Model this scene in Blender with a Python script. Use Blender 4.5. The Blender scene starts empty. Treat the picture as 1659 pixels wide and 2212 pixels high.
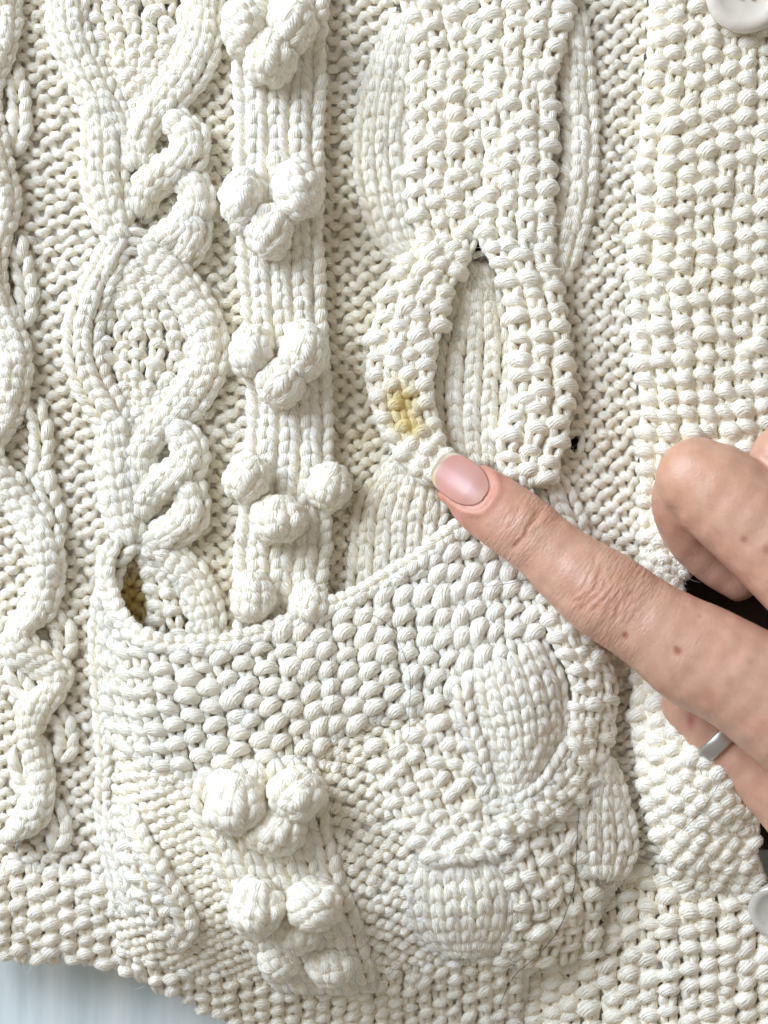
import bpy, bmesh, math, random
import numpy as np
from mathutils import Vector, Matrix
rng = np.random.default_rng(7); random.seed(7)

# ------------------------------------------------------------------ units
# lengths below are in "px": 1 px = 0.0868 mm (a 144 x 192 mm patch of cloth, x right, y down, z up)
S = 8.68e-5
CX, CY, CAMH = 829.5, 1106.0, 3450.0
def W(P):
    P = np.asarray(P, float); o = np.empty_like(P)
    o[..., 0] = (P[..., 0] - CX) * S; o[..., 1] = -(P[..., 1] - CY) * S; o[..., 2] = P[..., 2] * S
    return o
def at(x, y, z):                       # where a point measured in the photo lies when it is z above the cloth
    k = (CAMH - z) / CAMH
    return (CX + (x - CX) * k, CY + (y - CY) * k)

# ------------------------------------------------------------------ camera, light, exposure
sc = bpy.context.scene
cam = bpy.data.objects.new('camera', bpy.data.cameras.new('camera')); sc.collection.objects.link(cam)
cam.location = (0, 0, CAMH * S); cam.data.sensor_fit = 'VERTICAL'
cam.data.angle = 2 * math.atan(1106.0 / CAMH)
cam.data.clip_start = 0.005; cam.data.clip_end = 20
cam.data.dof.use_dof = True; cam.data.dof.focus_distance = (CAMH - 45) * S; cam.data.dof.aperture_fstop = 9.0
sc.camera = cam
wd = bpy.data.worlds.new('World'); sc.world = wd; wd.use_nodes = True
bg = wd.node_tree.nodes['Background']; bg.inputs[0].default_value = (1.0, 0.94, 0.85, 1); bg.inputs[1].default_value = 0.34
def area(name, loc, target, size, energy, col):
    l = bpy.data.lights.new(name, 'AREA'); l.shape = 'RECTANGLE'; l.size, l.size_y = size; l.energy = energy; l.color = col
    o = bpy.data.objects.new(name, l); sc.collection.objects.link(o); o.location = loc
    o.rotation_euler = (Vector(target) - Vector(loc)).to_track_quat('-Z', 'Y').to_euler(); return o
area('window_light', (-0.54, 0.42, 0.41), (0, 0, 0), (0.52, 0.48), 11.2, (0.745, 0.862, 1.0))
sc.view_settings.view_transform = 'Standard'; sc.view_settings.look = 'None'
sc.view_settings.exposure = 0.02; sc.view_settings.gamma = 1.0
sc.cycles.max_bounces = 8; sc.cycles.diffuse_bounces = 7; sc.cycles.glossy_bounces = 3
sc.cycles.use_denoising = True; sc.cycles.use_adaptive_sampling = True; sc.cycles.adaptive_threshold = .04; sc.cycles.adaptive_min_samples = 16

# ------------------------------------------------------------------ materials
def mat(name):
    m = bpy.data.materials.new(name); m.use_nodes = True
    nt = m.node_tree; return m, nt, nt.nodes, nt.links, nt.nodes['Principled BSDF']
def make_yarn():
    m, nt, N, L, b = mat('cotton_yarn')
    ya = N.new('ShaderNodeAttribute'); ya.attribute_name = 'yarn'
    st = N.new('ShaderNodeAttribute'); st.attribute_name = 'stain'  # yellow stains plus the painted warmth of the purl recesses
    sep = N.new('ShaderNodeSeparateXYZ'); L.new(ya.outputs['Vector'], sep.inputs[0])
    # fine plies lying round the yarn, and fibres on top of them
    def M(op, a, b=None, c=None):
        n = N.new('ShaderNodeMath'); n.operation = op
        for i, v in enumerate((a, b, c)):
            if v is None: continue
            if hasattr(v, 'links'): L.new(v, n.inputs[i])
            else: n.inputs[i].default_value = v
        return n.outputs[0]
    tc = N.new('ShaderNodeTexCoord')
    n2 = N.new('ShaderNodeTexNoise'); n2.inputs['Scale'].default_value = 1500; n2.inputs['Detail'].default_value = 2; L.new(tc.outputs['Object'], n2.inputs['Vector'])
    warp = M('MULTIPLY', n2.outputs[0], .55)
    tw = M('MULTIPLY_ADD', sep.outputs[0], .085, M('MULTIPLY_ADD', sep.outputs[1], 15.0, warp))
    ply = M('POWER', M('ABSOLUTE', M('SINE', M('MULTIPLY', tw, math.pi))), 1.0)
    co = N.new('ShaderNodeCombineXYZ'); L.new(tw, co.inputs[0]); L.new(M('MULTIPLY', sep.outputs[0], .05), co.inputs[1]); L.new(sep.outputs[2], co.inputs[2])
    nz = N.new('ShaderNodeTexNoise'); nz.inputs['Scale'].default_value = 1.6; nz.inputs['Detail'].default_value = 2; L.new(co.outputs[0], nz.inputs['Vector'])
    hgt = M('MULTIPLY_ADD', n2.outputs[0], .5, M('MULTIPLY_ADD', nz.outputs[0], 1.0, M('MULTIPLY', ply, .30)))
    bp = N.new('ShaderNodeBump'); bp.inputs['Strength'].default_value = 1.0; bp.inputs['Distance'].default_value = 0.00026
    L.new(hgt, bp.inputs['Height']); L.new(bp.outputs[0], b.inputs['Normal'])
    # colour: cream cotton, slightly uneven, with yellow stains and warm crevice shade painted in
    n3 = N.new('ShaderNodeTexNoise'); n3.inputs['Scale'].default_value = 45; n3.inputs['Detail'].default_value = 1
    L.new(tc.outputs['Object'], n3.inputs['Vector'])
    r = N.new('ShaderNodeValToRGB'); r.color_ramp.elements[0].position = .3; r.color_ramp.elements[1].position = .7
    r.color_ramp.elements[0].color = (0.930, 0.872, 0.745, 1); r.color_ramp.elements[1].color = (0.955, 0.915, 0.820, 1)
    L.new(n3.outputs[0], r.inputs[0])
    fib = N.new('ShaderNodeMix'); fib.data_type = 'RGBA'; fib.blend_type = 'MULTIPLY'; fib.inputs[0].default_value = 1
    fr = N.new('ShaderNodeValToRGB'); fr.color_ramp.elements[0].position = .3; fr.color_ramp.elements[1].position = .62
    fr.color_ramp.elements[0].color = (.86, .845, .81, 1); fr.color_ramp.elements[1].color = (1, 1, 1, 1)
    L.new(nz.outputs[0], fr.inputs[0]); L.new(r.outputs[0], fib.inputs[6]); L.new(fr.outputs[0], fib.inputs[7])
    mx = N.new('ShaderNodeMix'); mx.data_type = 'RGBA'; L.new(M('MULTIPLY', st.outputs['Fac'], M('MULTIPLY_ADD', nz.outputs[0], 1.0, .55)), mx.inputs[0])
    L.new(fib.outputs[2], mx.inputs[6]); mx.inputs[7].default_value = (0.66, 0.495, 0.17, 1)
    L.new(mx.outputs[2], b.inputs['Base Color'])
    b.inputs['Roughness'].default_value = 0.5; b.inputs['Specular IOR Level'].default_value = 0.3
    b.inputs['Sheen Weight'].default_value = 0.12; b.inputs['Sheen Roughness'].default_value = 0.4
    b.subsurface_method = 'BURLEY'; b.inputs['Subsurface Weight'].default_value = .5; b.inputs['Subsurface Radius'].default_value = (1, .8, .5); b.inputs['Subsurface Scale'].default_value = .0014
    return m
YARN = make_yarn()

# ------------------------------------------------------------------ scene helpers
def tag(o, label=None, cat=None, group=None, kind=None):
    for k, v in (('label', label), ('category', cat), ('group', group), ('kind', kind)):
        if v: o[k] = v
    return o
def link(o, parent=None):
    sc.collection.objects.link(o)
    if parent is not None: o.parent = parent
    return o
def empty(name, parent=None, loc=(0, 0, 0)):
    o = bpy.data.objects.new(name, None); o.empty_display_size = 0.005; o.location = loc
    return link(o, parent)

# ------------------------------------------------------------------ splines and height fields
def spl(pts, n=160):
    p = np.asarray(pts, float); m = len(p)
    e = np.vstack([2 * p[0] - p[1], p, 2 * p[-1] - p[-2]]); out = []
    for i in range(m - 1):
        p0, p1, p2, p3 = e[i], e[i + 1], e[i + 2], e[i + 3]
        t = np.linspace(0, 1, 24, endpoint=False)[:, None]
        out.append(.5 * (2 * p1 + (p2 - p0) * t + (2 * p0 - 5 * p1 + 4 * p2 - p3) * t ** 2 + (3 * p1 - p0 - 3 * p2 + p3) * t ** 3))
    out = np.vstack(out + [p[-1:]])
    d = np.r_[0, np.cumsum(np.linalg.norm(np.diff(out[:, :2], axis=0), axis=1))]
    s = np.linspace(0, d[-1], n)
    r = np.stack([np.interp(s, d, out[:, k]) for k in range(p.shape[1])], 1)
    return r
def plen(a): return np.linalg.norm(np.diff(a[:, :2], axis=0), axis=1).sum()
def ev(arr, t):
    n = len(arr) - 1; f = np.clip(t, 0, 1) * n; i = np.minimum(f.astype(int), n - 1); w = (f - i)[..., None]
    o = arr[i] * (1 - w) + arr[i + 1] * w
    ex = (t - np.clip(t, 0, 1))[..., None] * n           # linear beyond the ends
    return o + np.where(ex < 0, ex * (arr[1] - arr[0]), ex * (arr[-1] - arr[-2]))
def sm(a): a = np.clip(a, 0, 1); return a * a * (3 - 2 * a)
def ga(x, y, cx, cy, rx, ry=None): return np.exp(-((x - cx) / rx) ** 2 - ((y - cy) / (ry or rx)) ** 2)
def inpoly(x, y, poly):
    x = np.asarray(x, float); y = np.asarray(y, float); r = np.zeros(x.shape, bool); n = len(poly)
    for i in range(n):
        x0, y0 = poly[i]; x1, y1 = poly[(i + 1) % n]
        if y0 == y1: continue
        c = ((y0 > y) != (y1 > y)) & (x < (x1 - x0) * (y - y0) / (y1 - y0) + x0); r ^= c
    return r
TABLE_Z = -150.0
def Hbody(x, y):
    h = 5 * np.sin(x / 210 + 1) + 5 * np.sin(y / 290 + x / 500)
    h = h - 92 * sm((y - 1880) / 400) * sm((1400 - x) / 420) - 22 * sm((y - 1990) / 260)
    h = h + 88 * ga(x, y, 1530, 1630, 125, 185) + 20 * ga(x, y, 1640, 1800, 60, 90) - 22 * ga(x, y, 1500, 1895, 120, 32)
    h = h - 26 * ga(x, y, 285, 1315, 44, 80)
    h = h + 16 * sm((x - 1380) / 60)
    return h
def Hpocket(x, y):
    f = sm((x - 190) / 170) * sm((1420 - x) / 330)
    g = (.30 + .70 * sm((y - 1180) / 330)) * sm((2330 - y) / 520)
    h = 14 + 5 * np.sin(y / 150) + 92 * f * g - 112 * sm((y - 1900) / 420) + 10 * ga(x, y, 620, 1760, 150, 250) + 14 * ga(x, y, 1100, 1560, 90, 130) + 16 * ga(x, y, 1010, 1920, 100, 110)
    lo = Hbody(x, y) + 12 + 26 * ga(x, y, 285, 1315, 44, 80); d = h - lo
    return lo + .5 * (d + np.sqrt(d * d + 64))
POCKET = [(232, 1195), (262, 1292), (290, 1342), (330, 1367), (400, 1379), (475, 1379), (540, 1364), (610, 1342), (670, 1317), (720, 1297), (780, 1272),
          (855, 1227), (912, 1193), (970, 1145), (1010, 1124), (1140, 1050), (1200, 1240), (1260, 1376), (1317, 1450), (1314, 1547), (1300, 1615), (1350, 1735),
          (1363, 1820), (1345, 1900), (1270, 2010), (1150, 2110), (1150, 2400), (300, 2400), (262, 1990), (255, 1887), (235, 1812), (215, 1737), (232, 1642), (222, 1562), (212, 1462), (208, 1377), (216, 1303), (224, 1230)]
def in_pocket(x, y): return inpoly(x, y, POCKET)
def stain_and_crevice_at(P):
    x, y = P[..., 0], P[..., 1]
    s = .95 * ga(x, y, 866, 872, 36, 40) + .8 * ga(x, y, 886, 925, 38, 26) + .25 * ga(x, y, 772, 942, 34, 22) + .14 * ga(x, y, 650, 1365, 28, 40)
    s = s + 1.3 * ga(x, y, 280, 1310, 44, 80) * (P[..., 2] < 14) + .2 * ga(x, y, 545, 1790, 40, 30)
    s = s + .11 * sm((x - 690) / 40) * sm((860 - x) / 60) * sm((y - 150) / 300) * sm((1400 - y) / 60) * (P[..., 2] < 26) + .06 * sm((x - 420) / 40) * sm((540 - x) / 40) * (P[..., 2] < 24) * (y < 1400)  # warm crevice shade painted into the recessed purl strips beside the bobble band
    return np.clip(s, 0, .95)

# ------------------------------------------------------------------ yarn tubes
FUZZ, TOPS, FUZZ_P = [], [], .20
class Geo:
    def __init__(s): s.v, s.f, s.a, s.n = [], [], [], 0
    def tubes(s, C, Nn, R, sides=10, flat=1.0, plies=3, ply=.10, lay=.055, taper=None):
        """C [N,K,3] centre lines, Nn [N,K,3] outward normals, R [N,K] radii"""
        if len(C) == 0: return
        N, K, _ = C.shape
        T = np.gradient(C, axis=1); T /= np.linalg.norm(T, axis=2, keepdims=True) + 1e-9
        B = np.cross(T, Nn); B /= np.linalg.norm(B, axis=2, keepdims=True) + 1e-9
        U = np.cross(B, T)
        seg = np.linalg.norm(np.diff(C, axis=1), axis=2); u = np.concatenate([np.zeros((N, 1)), np.cumsum(seg, 1)], 1)
        rnd = rng.random(N)
        u0 = u + (rnd * 400)[:, None]
        th = -np.pi / 2 + np.linspace(0, 2 * np.pi, sides + 1)
        ph = plies * th[None, None, :] + (u0 * lay * plies)[:, :, None]
        r = R[:, :, None] * (1 + ply * np.cos(ph))
        P = C[:, :, None, :] + r[..., None] * (np.cos(th)[None, None, :, None] * B[:, :, None, :] + flat * np.sin(th)[None, None, :, None] * U[:, :, None, :])
        P = P + (.05 * R[:, :, None] * np.sin(P[..., 0] * .31 + P[..., 1] * .23 + rnd[:, None, None] * 50))[..., None] * Nn[:, :, None, :]
        D_ = P - C[:, :, None, :]; D_ /= np.linalg.norm(D_, axis=-1, keepdims=True) + 1e-9
        pk_ = (rng.random(D_.shape[:3]) < FUZZ_P) & (D_[..., 2] > .05)
        if pk_.any(): FUZZ.append((P[pk_], D_[pk_], np.broadcast_to(T[:, :, None, :], P.shape)[pk_]))
        hm = D_[..., 2] > .5; TOPS.append(P[hm])
        s.v.append(P.reshape(-1, 3))
        at_ = np.stack([np.broadcast_to(u0[:, :, None], r.shape), np.broadcast_to(((th + np.pi / 2) / (2 * np.pi))[None, None, :], r.shape),
                        np.broadcast_to((rnd * 37)[:, None, None], r.shape)], -1)
        s.a.append(at_.reshape(-1, 3))
        idx = s.n + np.arange(N * K * (sides + 1)).reshape(N, K, sides + 1)
        q = np.stack([idx[:, :-1, :-1], idx[:, 1:, :-1], idx[:, 1:, 1:], idx[:, :-1, 1:]], -1)
        s.f.append(q.reshape(-1, 4)); s.n += N * K * (sides + 1)
    def grid(s, P, keep=None, rnd=0.0):
        """P [A,B,3] sheet"""
        A, Bn, _ = P.shape; s.v.append(P.reshape(-1, 3))
        a = np.stack([P[..., 0], P[..., 1] / 60, np.full(P.shape[:2], rnd)], -1); s.a.append(a.reshape(-1, 3))
        idx = s.n + np.arange(A * Bn).reshape(A, Bn)
        q = np.stack([idx[:-1, :-1], idx[1:, :-1], idx[1:, 1:], idx[:-1, 1:]], -1)
        if keep is not None: q = q[keep[:-1, :-1] & keep[1:, :-1] & keep[1:, 1:] & keep[:-1, 1:]]
        s.f.append(q.reshape(-1, 4)); s.n += A * Bn
    def mesh(s, name, m=None, world=True):
        v = np.vstack(s.v); f = np.vstack(s.f); a = np.vstack(s.a)
        me = bpy.data.meshes.new(name); me.vertices.add(len(v)); me.vertices.foreach_set('co', (W(v) if world else v).astype(np.float32).ravel())
        me.loops.add(f.size); me.loops.foreach_set('vertex_index', f.ravel().astype(np.int32))
        me.polygons.add(len(f)); me.polygons.foreach_set('loop_start', (np.arange(len(f)) * 4).astype(np.int32))
        me.polygons.foreach_set('use_smooth', np.ones(len(f), bool))
        me.update(calc_edges=True)
        at_ = me.attributes.new('yarn', 'FLOAT_VECTOR', 'POINT'); at_.data.foreach_set('vector', a.astype(np.float32).ravel())
        st = me.attributes.new('stain', 'FLOAT', 'POINT'); st.data.foreach_set('value', (stain_and_crevice_at(v) if world else np.zeros(len(v))).astype(np.float32))
        me.materials.append(m or YARN); return me
    def build(s, name, parent, kind=None, m=None):
        if not s.v: return None
        o = bpy.data.objects.new(name, s.mesh(name, m)); link(o, parent)
        if kind: o['kind'] = kind
        return o

# ------------------------------------------------------------------ cloth patches: (u across, t along) -> point and normal
class Patch:
    def __init__(s, L=None, R=None, top=None, bot=None, H=Hbody, dz=0, crown=0, cpow=.5, zt=None, wob=0, shift=0):
        s.tb = top is not None
        s.A, s.B = (spl(top), spl(bot)) if s.tb else (spl(L), spl(R))
        s.H, s.dz, s.crown, s.cpow, s.zt, s.wob = H, dz, crown, cpow, zt, wob
        s.ph = rng.random(4) * 6
    def P(s, u, t):
        u, t = np.broadcast_arrays(np.asarray(u, float), np.asarray(t, float))
        a, w = (u, t) if s.tb else (t, u)
        p = ev(s.A, a) * (1 - w[..., None]) + ev(s.B, a) * w[..., None]
        x, y = p[..., 0], p[..., 1]
        if s.wob:
            x = x + s.wob * np.sin(y / 31 + s.ph[0]) * np.cos(x / 57 + s.ph[1]); y = y + s.wob * np.sin(x / 43 + s.ph[2]) * np.cos(y / 67 + s.ph[3])
        z = s.H(x, y) + s.dz
        if s.crown: z = z + s.crown * np.clip(1 - (2 * u - 1) ** 2, 0, 1) ** s.cpow
        if s.zt is not None: z = z + s.zt(t)
        return np.stack([x, y, z], -1)
    def PN(s, u, t):
        u, t = np.broadcast_arrays(np.asarray(u, float), np.asarray(t, float)); e = .02
        p = s.P(u, t)
        du = s.P(np.minimum(u + e, 1), t) - s.P(np.maximum(u - e, 0), t)
        dt = s.P(u, np.minimum(t + e, 1)) - s.P(u, np.maximum(t - e, 0))
        n = np.cross(du, dt); n *= np.where(n[..., 2:] < 0, -1, 1); n /= np.linalg.norm(n, axis=-1, keepdims=True) + 1e-9
        return p, n
    def dims(s):
        m = s.P(np.linspace(0, 1, 40), .5), s.P(.5, np.linspace(0, 1, 80)); return plen(m[0]), plen(m[1])
    def at(s, u, t, h): p, n = s.PN(u, t); return p + n * h[..., None], n
def offset(c, wl, wr):
    c = spl(c, 120); t = np.gradient(c[:, :2], axis=0); t /= np.linalg.norm(t, axis=1, keepdims=True)
    n = np.stack([-t[:, 1], t[:, 0]], 1)                 # to the left of a path that runs down the picture
    n *= -1
    def w(a): return np.interp(np.linspace(0, 1, len(c)), np.linspace(0, 1, len(np.atleast_1d(a))), np.atleast_1d(a))[:, None]
    return c[:, :2] - n * w(wl), c[:, :2] + n * w(wr)
def strand(c, w, **k):
    l, r = offset(c, np.asarray(w) / 2, np.asarray(w) / 2)
    if l[:, 0].mean() > r[:, 0].mean(): l, r = r, l
    return Patch(L=l[::6], R=r[::6], **k)
def jit(N, a): return rng.normal(0, a, N)[:, None]

def purl(g, pa, ncol=None, nrow=None, pw=44, ph=31, r=9.8, keep=None, A=.35, h0=0, tilt=0):
    w, l = pa.dims(); nc = ncol or max(1, round(w / pw)); nr = nrow or max(1, round(l / ph))
    i, j = [a.ravel() for a in np.meshgrid(np.arange(nc), np.arange(nr), indexing='ij')]
    if keep is not None:
        p = pa.P((i + .5) / nc, (j + .5) / nr); k = keep(p[..., 0], p[..., 1]); i, j = i[k], j[k]
    if len(i) == 0: return
    K = 11; rowph = (rng.random(nr) - .5) * .16; rowoff = (rng.random(nr) - .5) * .16
    for jj in range(nr):
        cs = np.sort(i[j == jj])
        if len(cs) == 0: continue
        for run in np.split(cs, np.where(np.diff(cs) > 1)[0] + 1):
            c = np.linspace(run[0] - .02, run[-1] + 1.02, K * len(run) + 1)[None, :]
            ph_ = 2 * np.pi * (c + rowph[jj] + .05 * np.sin(c * 1.7 + jj))
            du = .045 * np.sin(2 * ph_)
            v = jj + .5 + rowoff[jj] + A * (1 + .15 * np.sin(c * 2.9 + jj * 4.1)) * np.cos(ph_) + .05 * np.sin(c * 5.1 + jj * 2.3)
            hh = h0 + r * (.42 + .42 * np.cos(2 * ph_)) + 1.2 * np.sin(c * 3.7 + jj * 1.9)
            C, N = pa.at((c + du) / nc, v / nr, hh)
            g.tubes(C, N, r * (1 + .12 * np.cos(2 * ph_) + .07 * np.sin(c * 4.3 + jj)), lay=.05, flat=.84)

def knit(g, pa, ncol=None, nrow=None, pw=44, ph=28, r=10.5, keep=None, cols=None, h0=0, fat=1.0):
    w, l = pa.dims(); nc = ncol or max(1, round(w / pw)); nr = nrow or max(1, round(l / ph))
    cols = range(nc) if cols is None else cols
    i, j = [a.ravel() for a in np.meshgrid(np.array(list(cols)), np.arange(nr), indexing='ij')]
    if keep is not None:
        p = pa.P((i + .5) / nc, (j + .5) / nr); k = keep(p[..., 0], p[..., 1]); i, j = i[k], j[k]
    if len(i) == 0: return
    rc = r * min(1.15, w / nc / pw) if ncol else r
    for sd in (-1, 1):
        K = 9; q = np.linspace(0, 1, K)[None, :]; n = len(i)
        off = .47 - .38 * q ** 1.25 + jit(n, .02)
        c = i[:, None] + .5 + sd * off
        v = j[:, None] - .40 + 1.66 * q + jit(n, .08)
        prof = np.sin(np.pi * (.10 + .84 * q)) ** .62
        hh = h0 + rc * (-.55 + 1.1 * np.sin(np.pi * (.08 + .80 * q)) + .10 * jit(n, 1))
        C, N = pa.at(c / nc, v / nr, hh)
        g.tubes(C, N, 1.08 * rc * fat * prof * (1 + jit(n, .08)), plies=3, lay=.06, flat=.86)

def seed_cells(nc, nr):
    i, j = [a.ravel() for a in np.meshgrid(np.arange(nc), np.arange(nr), indexing='ij')]
    return i, j, (i + j) % 2 == 0
def seed_bump(g, pa, i, j, nc, nr, r, lift=.22, lean=.16, ln=1.0, jl=.13):
    n = len(i)
    if n == 0: return
    K = 11; q = np.linspace(-1, 1, K)[None, :]; le = lean + jit(n, jl)
    c = i[:, None] + .5 + .55 * ln * q * (1 + jit(n, .10)) + jit(n, .09)
    v = j[:, None] + .5 + (.55 * q ** 2 - .25) - le * q * 1.5 + jit(n, .15)
    hh = r * (lift + .75 * (1 - np.abs(q) ** 2.2) - .55 * np.abs(q) ** 3) + jit(n, .10 * r)
    C, N = pa.at(c / nc, v / nr, hh)
    g.tubes(C, N, 1.08 * r * (1 - .55 * np.abs(q) ** 3) * (1 + jit(n, .11)), sides=12, plies=4, ply=.07, lay=.045, flat=.86)
def seed_legs(g, pa, i, j, nc, nr, r, up=0):
    n = len(i)
    if n == 0: return
    for sd in (-1, 1):
        q = np.linspace(0, 1, 8)[None, :]
        c = i[:, None] + .5 + sd * (.31 - .20 * q) + jit(n, .04)
        v = j[:, None] - .55 + (2.1 - .5 * (up > .5)) * q + jit(n, .06)
        hh = r * (-.20 + up * (1.0 - .6 * q) + .7 * np.sin(np.pi * q)) + jit(n, .1 * r)
        C, N = pa.at(c / nc, v / nr, hh)
        g.tubes(C, N, r * (.66 + .06 * up) * np.sin(np.pi * (.12 + .76 * q)) ** .6 * (1 + jit(n, .1)), sides=8)
def seed(g, pa, ncol=None, nrow=None, pw=42, ph=19, r=13.5, keep=None, lift=.22, lean=.16, up=0, ln=1.0):
    w, l = pa.dims(); nc = ncol or max(1, round(w / pw)); nr = nrow or max(1, round(l / ph))
    i, j, b = seed_cells(nc, nr)
    if keep is not None:
        p = pa.P((i + .5) / nc, (j + .5) / nr); k = keep(p[..., 0], p[..., 1]); i, j, b = i[k], j[k], b[k]
    seed_bump(g, pa, i[b], j[b], nc, nr, r, lift, lean, ln); seed_legs(g, pa, i[~b], j[~b], nc, nr, r, up)

# ------------------------------------------------------------------ bobble: a small ball of knitting
class Ball:
    def __init__(s, c, rx, ry, rz, rot, lon=2.0, lat=1.35):
        s.c, s.r, s.rot, s.lon, s.lat = np.array(c, float), (rx, ry, rz), rot, lon, lat
    def P(s, u, t):
        u, t = np.broadcast_arrays(np.asarray(u, float), np.asarray(t, float))
        a = (u - .5) * 2 * s.lon; b = (t - .5) * 2 * s.lat
        X, Y, Z = np.sin(a) * np.cos(b), np.sin(b), np.cos(a) * np.cos(b)
        lump = 1 + .035 * np.sin(3 * X + s.rot * 3) * np.cos(4 * Y + s.rot) + .03 * np.sin(5 * Y + 2 * X + s.rot)
        cr, sr = math.cos(s.rot), math.sin(s.rot)
        x, y = (X * cr - Y * sr) * s.r[0] * lump, (X * sr + Y * cr) * s.r[1] * lump
        return np.stack([s.c[0] + x, s.c[1] + y, s.c[2] + Z * s.r[2] * lump], -1)
    def PN(s, u, t):
        e = .01; p = s.P(u, t); n = (p - s.c) / np.array(s.r) ** 2; n /= np.linalg.norm(n, axis=-1, keepdims=True); return p, n
    def at(s, u, t, h): p, n = s.PN(u, t); return p + n * h[..., None], n
    def dims(s): return (s.r[0] * 2 * s.lon * .8, s.r[1] * 2 * s.lat)
def bobble(x, y, rx, ry, H, parent, lift=12, name='bobble'):
    rz = .5 * (rx + ry) * .86; z = float(H(np.array(x), np.array(y))) + lift + rz * .35
    xx, yy = at(x, y, z + rz * .4); rx, ry = rx * .97, ry * .97
    b = Ball((xx, yy, z), rx * .88, ry * .88, rz, rng.uniform(-.75, .75))
    g = Geo(); knit(g, b, ncol=4, nrow=5, r=10.5, fat=1.5, h0=-8.6, pw=b.dims()[0] / 4)
    uu, vv = np.meshgrid(np.linspace(-.28, 1.28, 34), np.linspace(-.08, 1.08, 26), indexing='ij')
    P = b.P(uu, vv); P = b.c + (P - b.c) * .965; g.grid(P, rnd=rng.random() * 30)
    return g.build(name, parent)

# ================================================================== the table
def make_table():
    m, nt, N, L, b = mat('white_painted_wood')
    tc = N.new('ShaderNodeTexCoord'); mp = N.new('ShaderNodeMapping'); mp.inputs['Scale'].default_value = (60, 6, 9); mp.inputs['Rotation'].default_value = (0, 0, .12)
    nz = N.new('ShaderNodeTexNoise'); nz.inputs['Scale'].default_value = 4; nz.inputs['Detail'].default_value = 6
    L.new(tc.outputs['Object'], mp.inputs[0]); L.new(mp.outputs[0], nz.inputs['Vector'])
    r = N.new('ShaderNodeValToRGB'); r.color_ramp.elements[0].color = (.60, .67, .68, 1); r.color_ramp.elements[1].color = (.80, .84, .84, 1)
    r.color_ramp.elements[0].position = .35; r.color_ramp.elements[1].position = .65
    L.new(nz.outputs[0], r.inputs[0]); L.new(r.outputs[0], b.inputs['Base Color'])
    bp = N.new('ShaderNodeBump'); bp.inputs['Strength'].default_value = .3; bp.inputs['Distance'].default_value = .0003; L.new(nz.outputs[0], bp.inputs['Height']); L.new(bp.outputs[0], b.inputs['Normal'])
    b.inputs['Roughness'].default_value = .45
    bm = bmesh.new(); bmesh.ops.create_cube(bm, size=1)
    for v in bm.verts: v.co = Vector(((v.co.x + .5) * (2600 + 2000) * S - (CX + 2000) * S, v.co.y * .5, v.co.z * .02 + TABLE_Z * S - .01))
    me = bpy.data.meshes.new('table'); bm.to_mesh(me); me.materials.append(m)
    tag(link(bpy.data.objects.new('table', me)), 'white painted wooden table under the cardigan', 'table', kind='structure')
make_table()
def make_added_undercloth():  # dark sheet added below the knitting so holes and finger gap read dark
    m, nt, N, L, b = mat('added_dark_cloth'); tc = N.new('ShaderNodeTexCoord'); nz = N.new('ShaderNodeTexNoise'); nz.inputs['Scale'].default_value = 900
    r = N.new('ShaderNodeValToRGB'); r.color_ramp.elements[0].color = (.030, .019, .014, 1); r.color_ramp.elements[1].color = (.075, .046, .033, 1)
    L.new(tc.outputs['Object'], nz.inputs['Vector']); L.new(nz.outputs[0], r.inputs[0]); L.new(r.outputs[0], b.inputs['Base Color']); b.inputs['Roughness'].default_value = .9
    x, y = np.meshgrid(np.linspace(360, 1950, 70), np.linspace(-180, 1850, 90), indexing='ij')
    g = Geo(); z = -78 + 5 * np.sin(x / 90) * np.cos(y / 120); g.grid(np.stack([x, y, z], -1))
    me = g.mesh('added_undercloth', m); o = link(bpy.data.objects.new('added_undercloth', me)); sd = o.modifiers.new('t', 'SOLIDIFY'); sd.thickness = 8 * S
    tag(o, 'dark brown cloth added under the cardigan to make its holes, finger gap and right edge dark', 'cloth')
make_added_undercloth()

# ================================================================== the cardigan
card = tag(empty('cardigan'), 'cream hand-knitted cotton cardigan with cables, bobbles and a patch pocket', 'cardigan')

# ---- backing cloth (the loops behind the face stitches)
HOLES = [(1031, 30, 19), (1028, 531, 15), (1026, 600, 14), (1236, 957, 14), (1160, 1968, 12), (306, 566, 9)]
HEM = spl([(-260, 2070), (0, 2074), (150, 2090), (250, 2104), (310, 2132), (400, 2180), (470, 2230), (640, 2300), (900, 2340), (1800, 2380)])
def hem_y(x): return np.interp(x, HEM[:, 0], HEM[:, 1])
def open_holes(x, y):
    k = np.ones(np.shape(x), bool)
    for hx, hy, hr in HOLES: k &= (x - hx) ** 2 + (y - hy) ** 2 > hr ** 2
    return k
g = Geo(); gx, gy = np.meshgrid(np.arange(-150, 1800, 8.), np.arange(-150, 2400, 8.), indexing='ij')
k = open_holes(gx, gy) & (gy < hem_y(gx) - 8) & ~((gx > 1600) & (gy > 1660) & (gy < 1905)) & ~((gx > 1462) & (gy > 1190) & (gy < 1380))
g.grid(np.stack([gx, gy, Hbody(gx, gy) - 2 + 2 * np.sin(gx / 7) * np.sin(gy / 5)], -1), k); g.build('backing_cloth', card)
def not_pocket(x, y):
    return ~(in_pocket(x, y) & in_pocket(x + 60, y - 60) & in_pocket(x - 60, y - 60) & in_pocket(x, y - 75)) & open_holes(x, y) & (y < hem_y(x) - 14)

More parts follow.
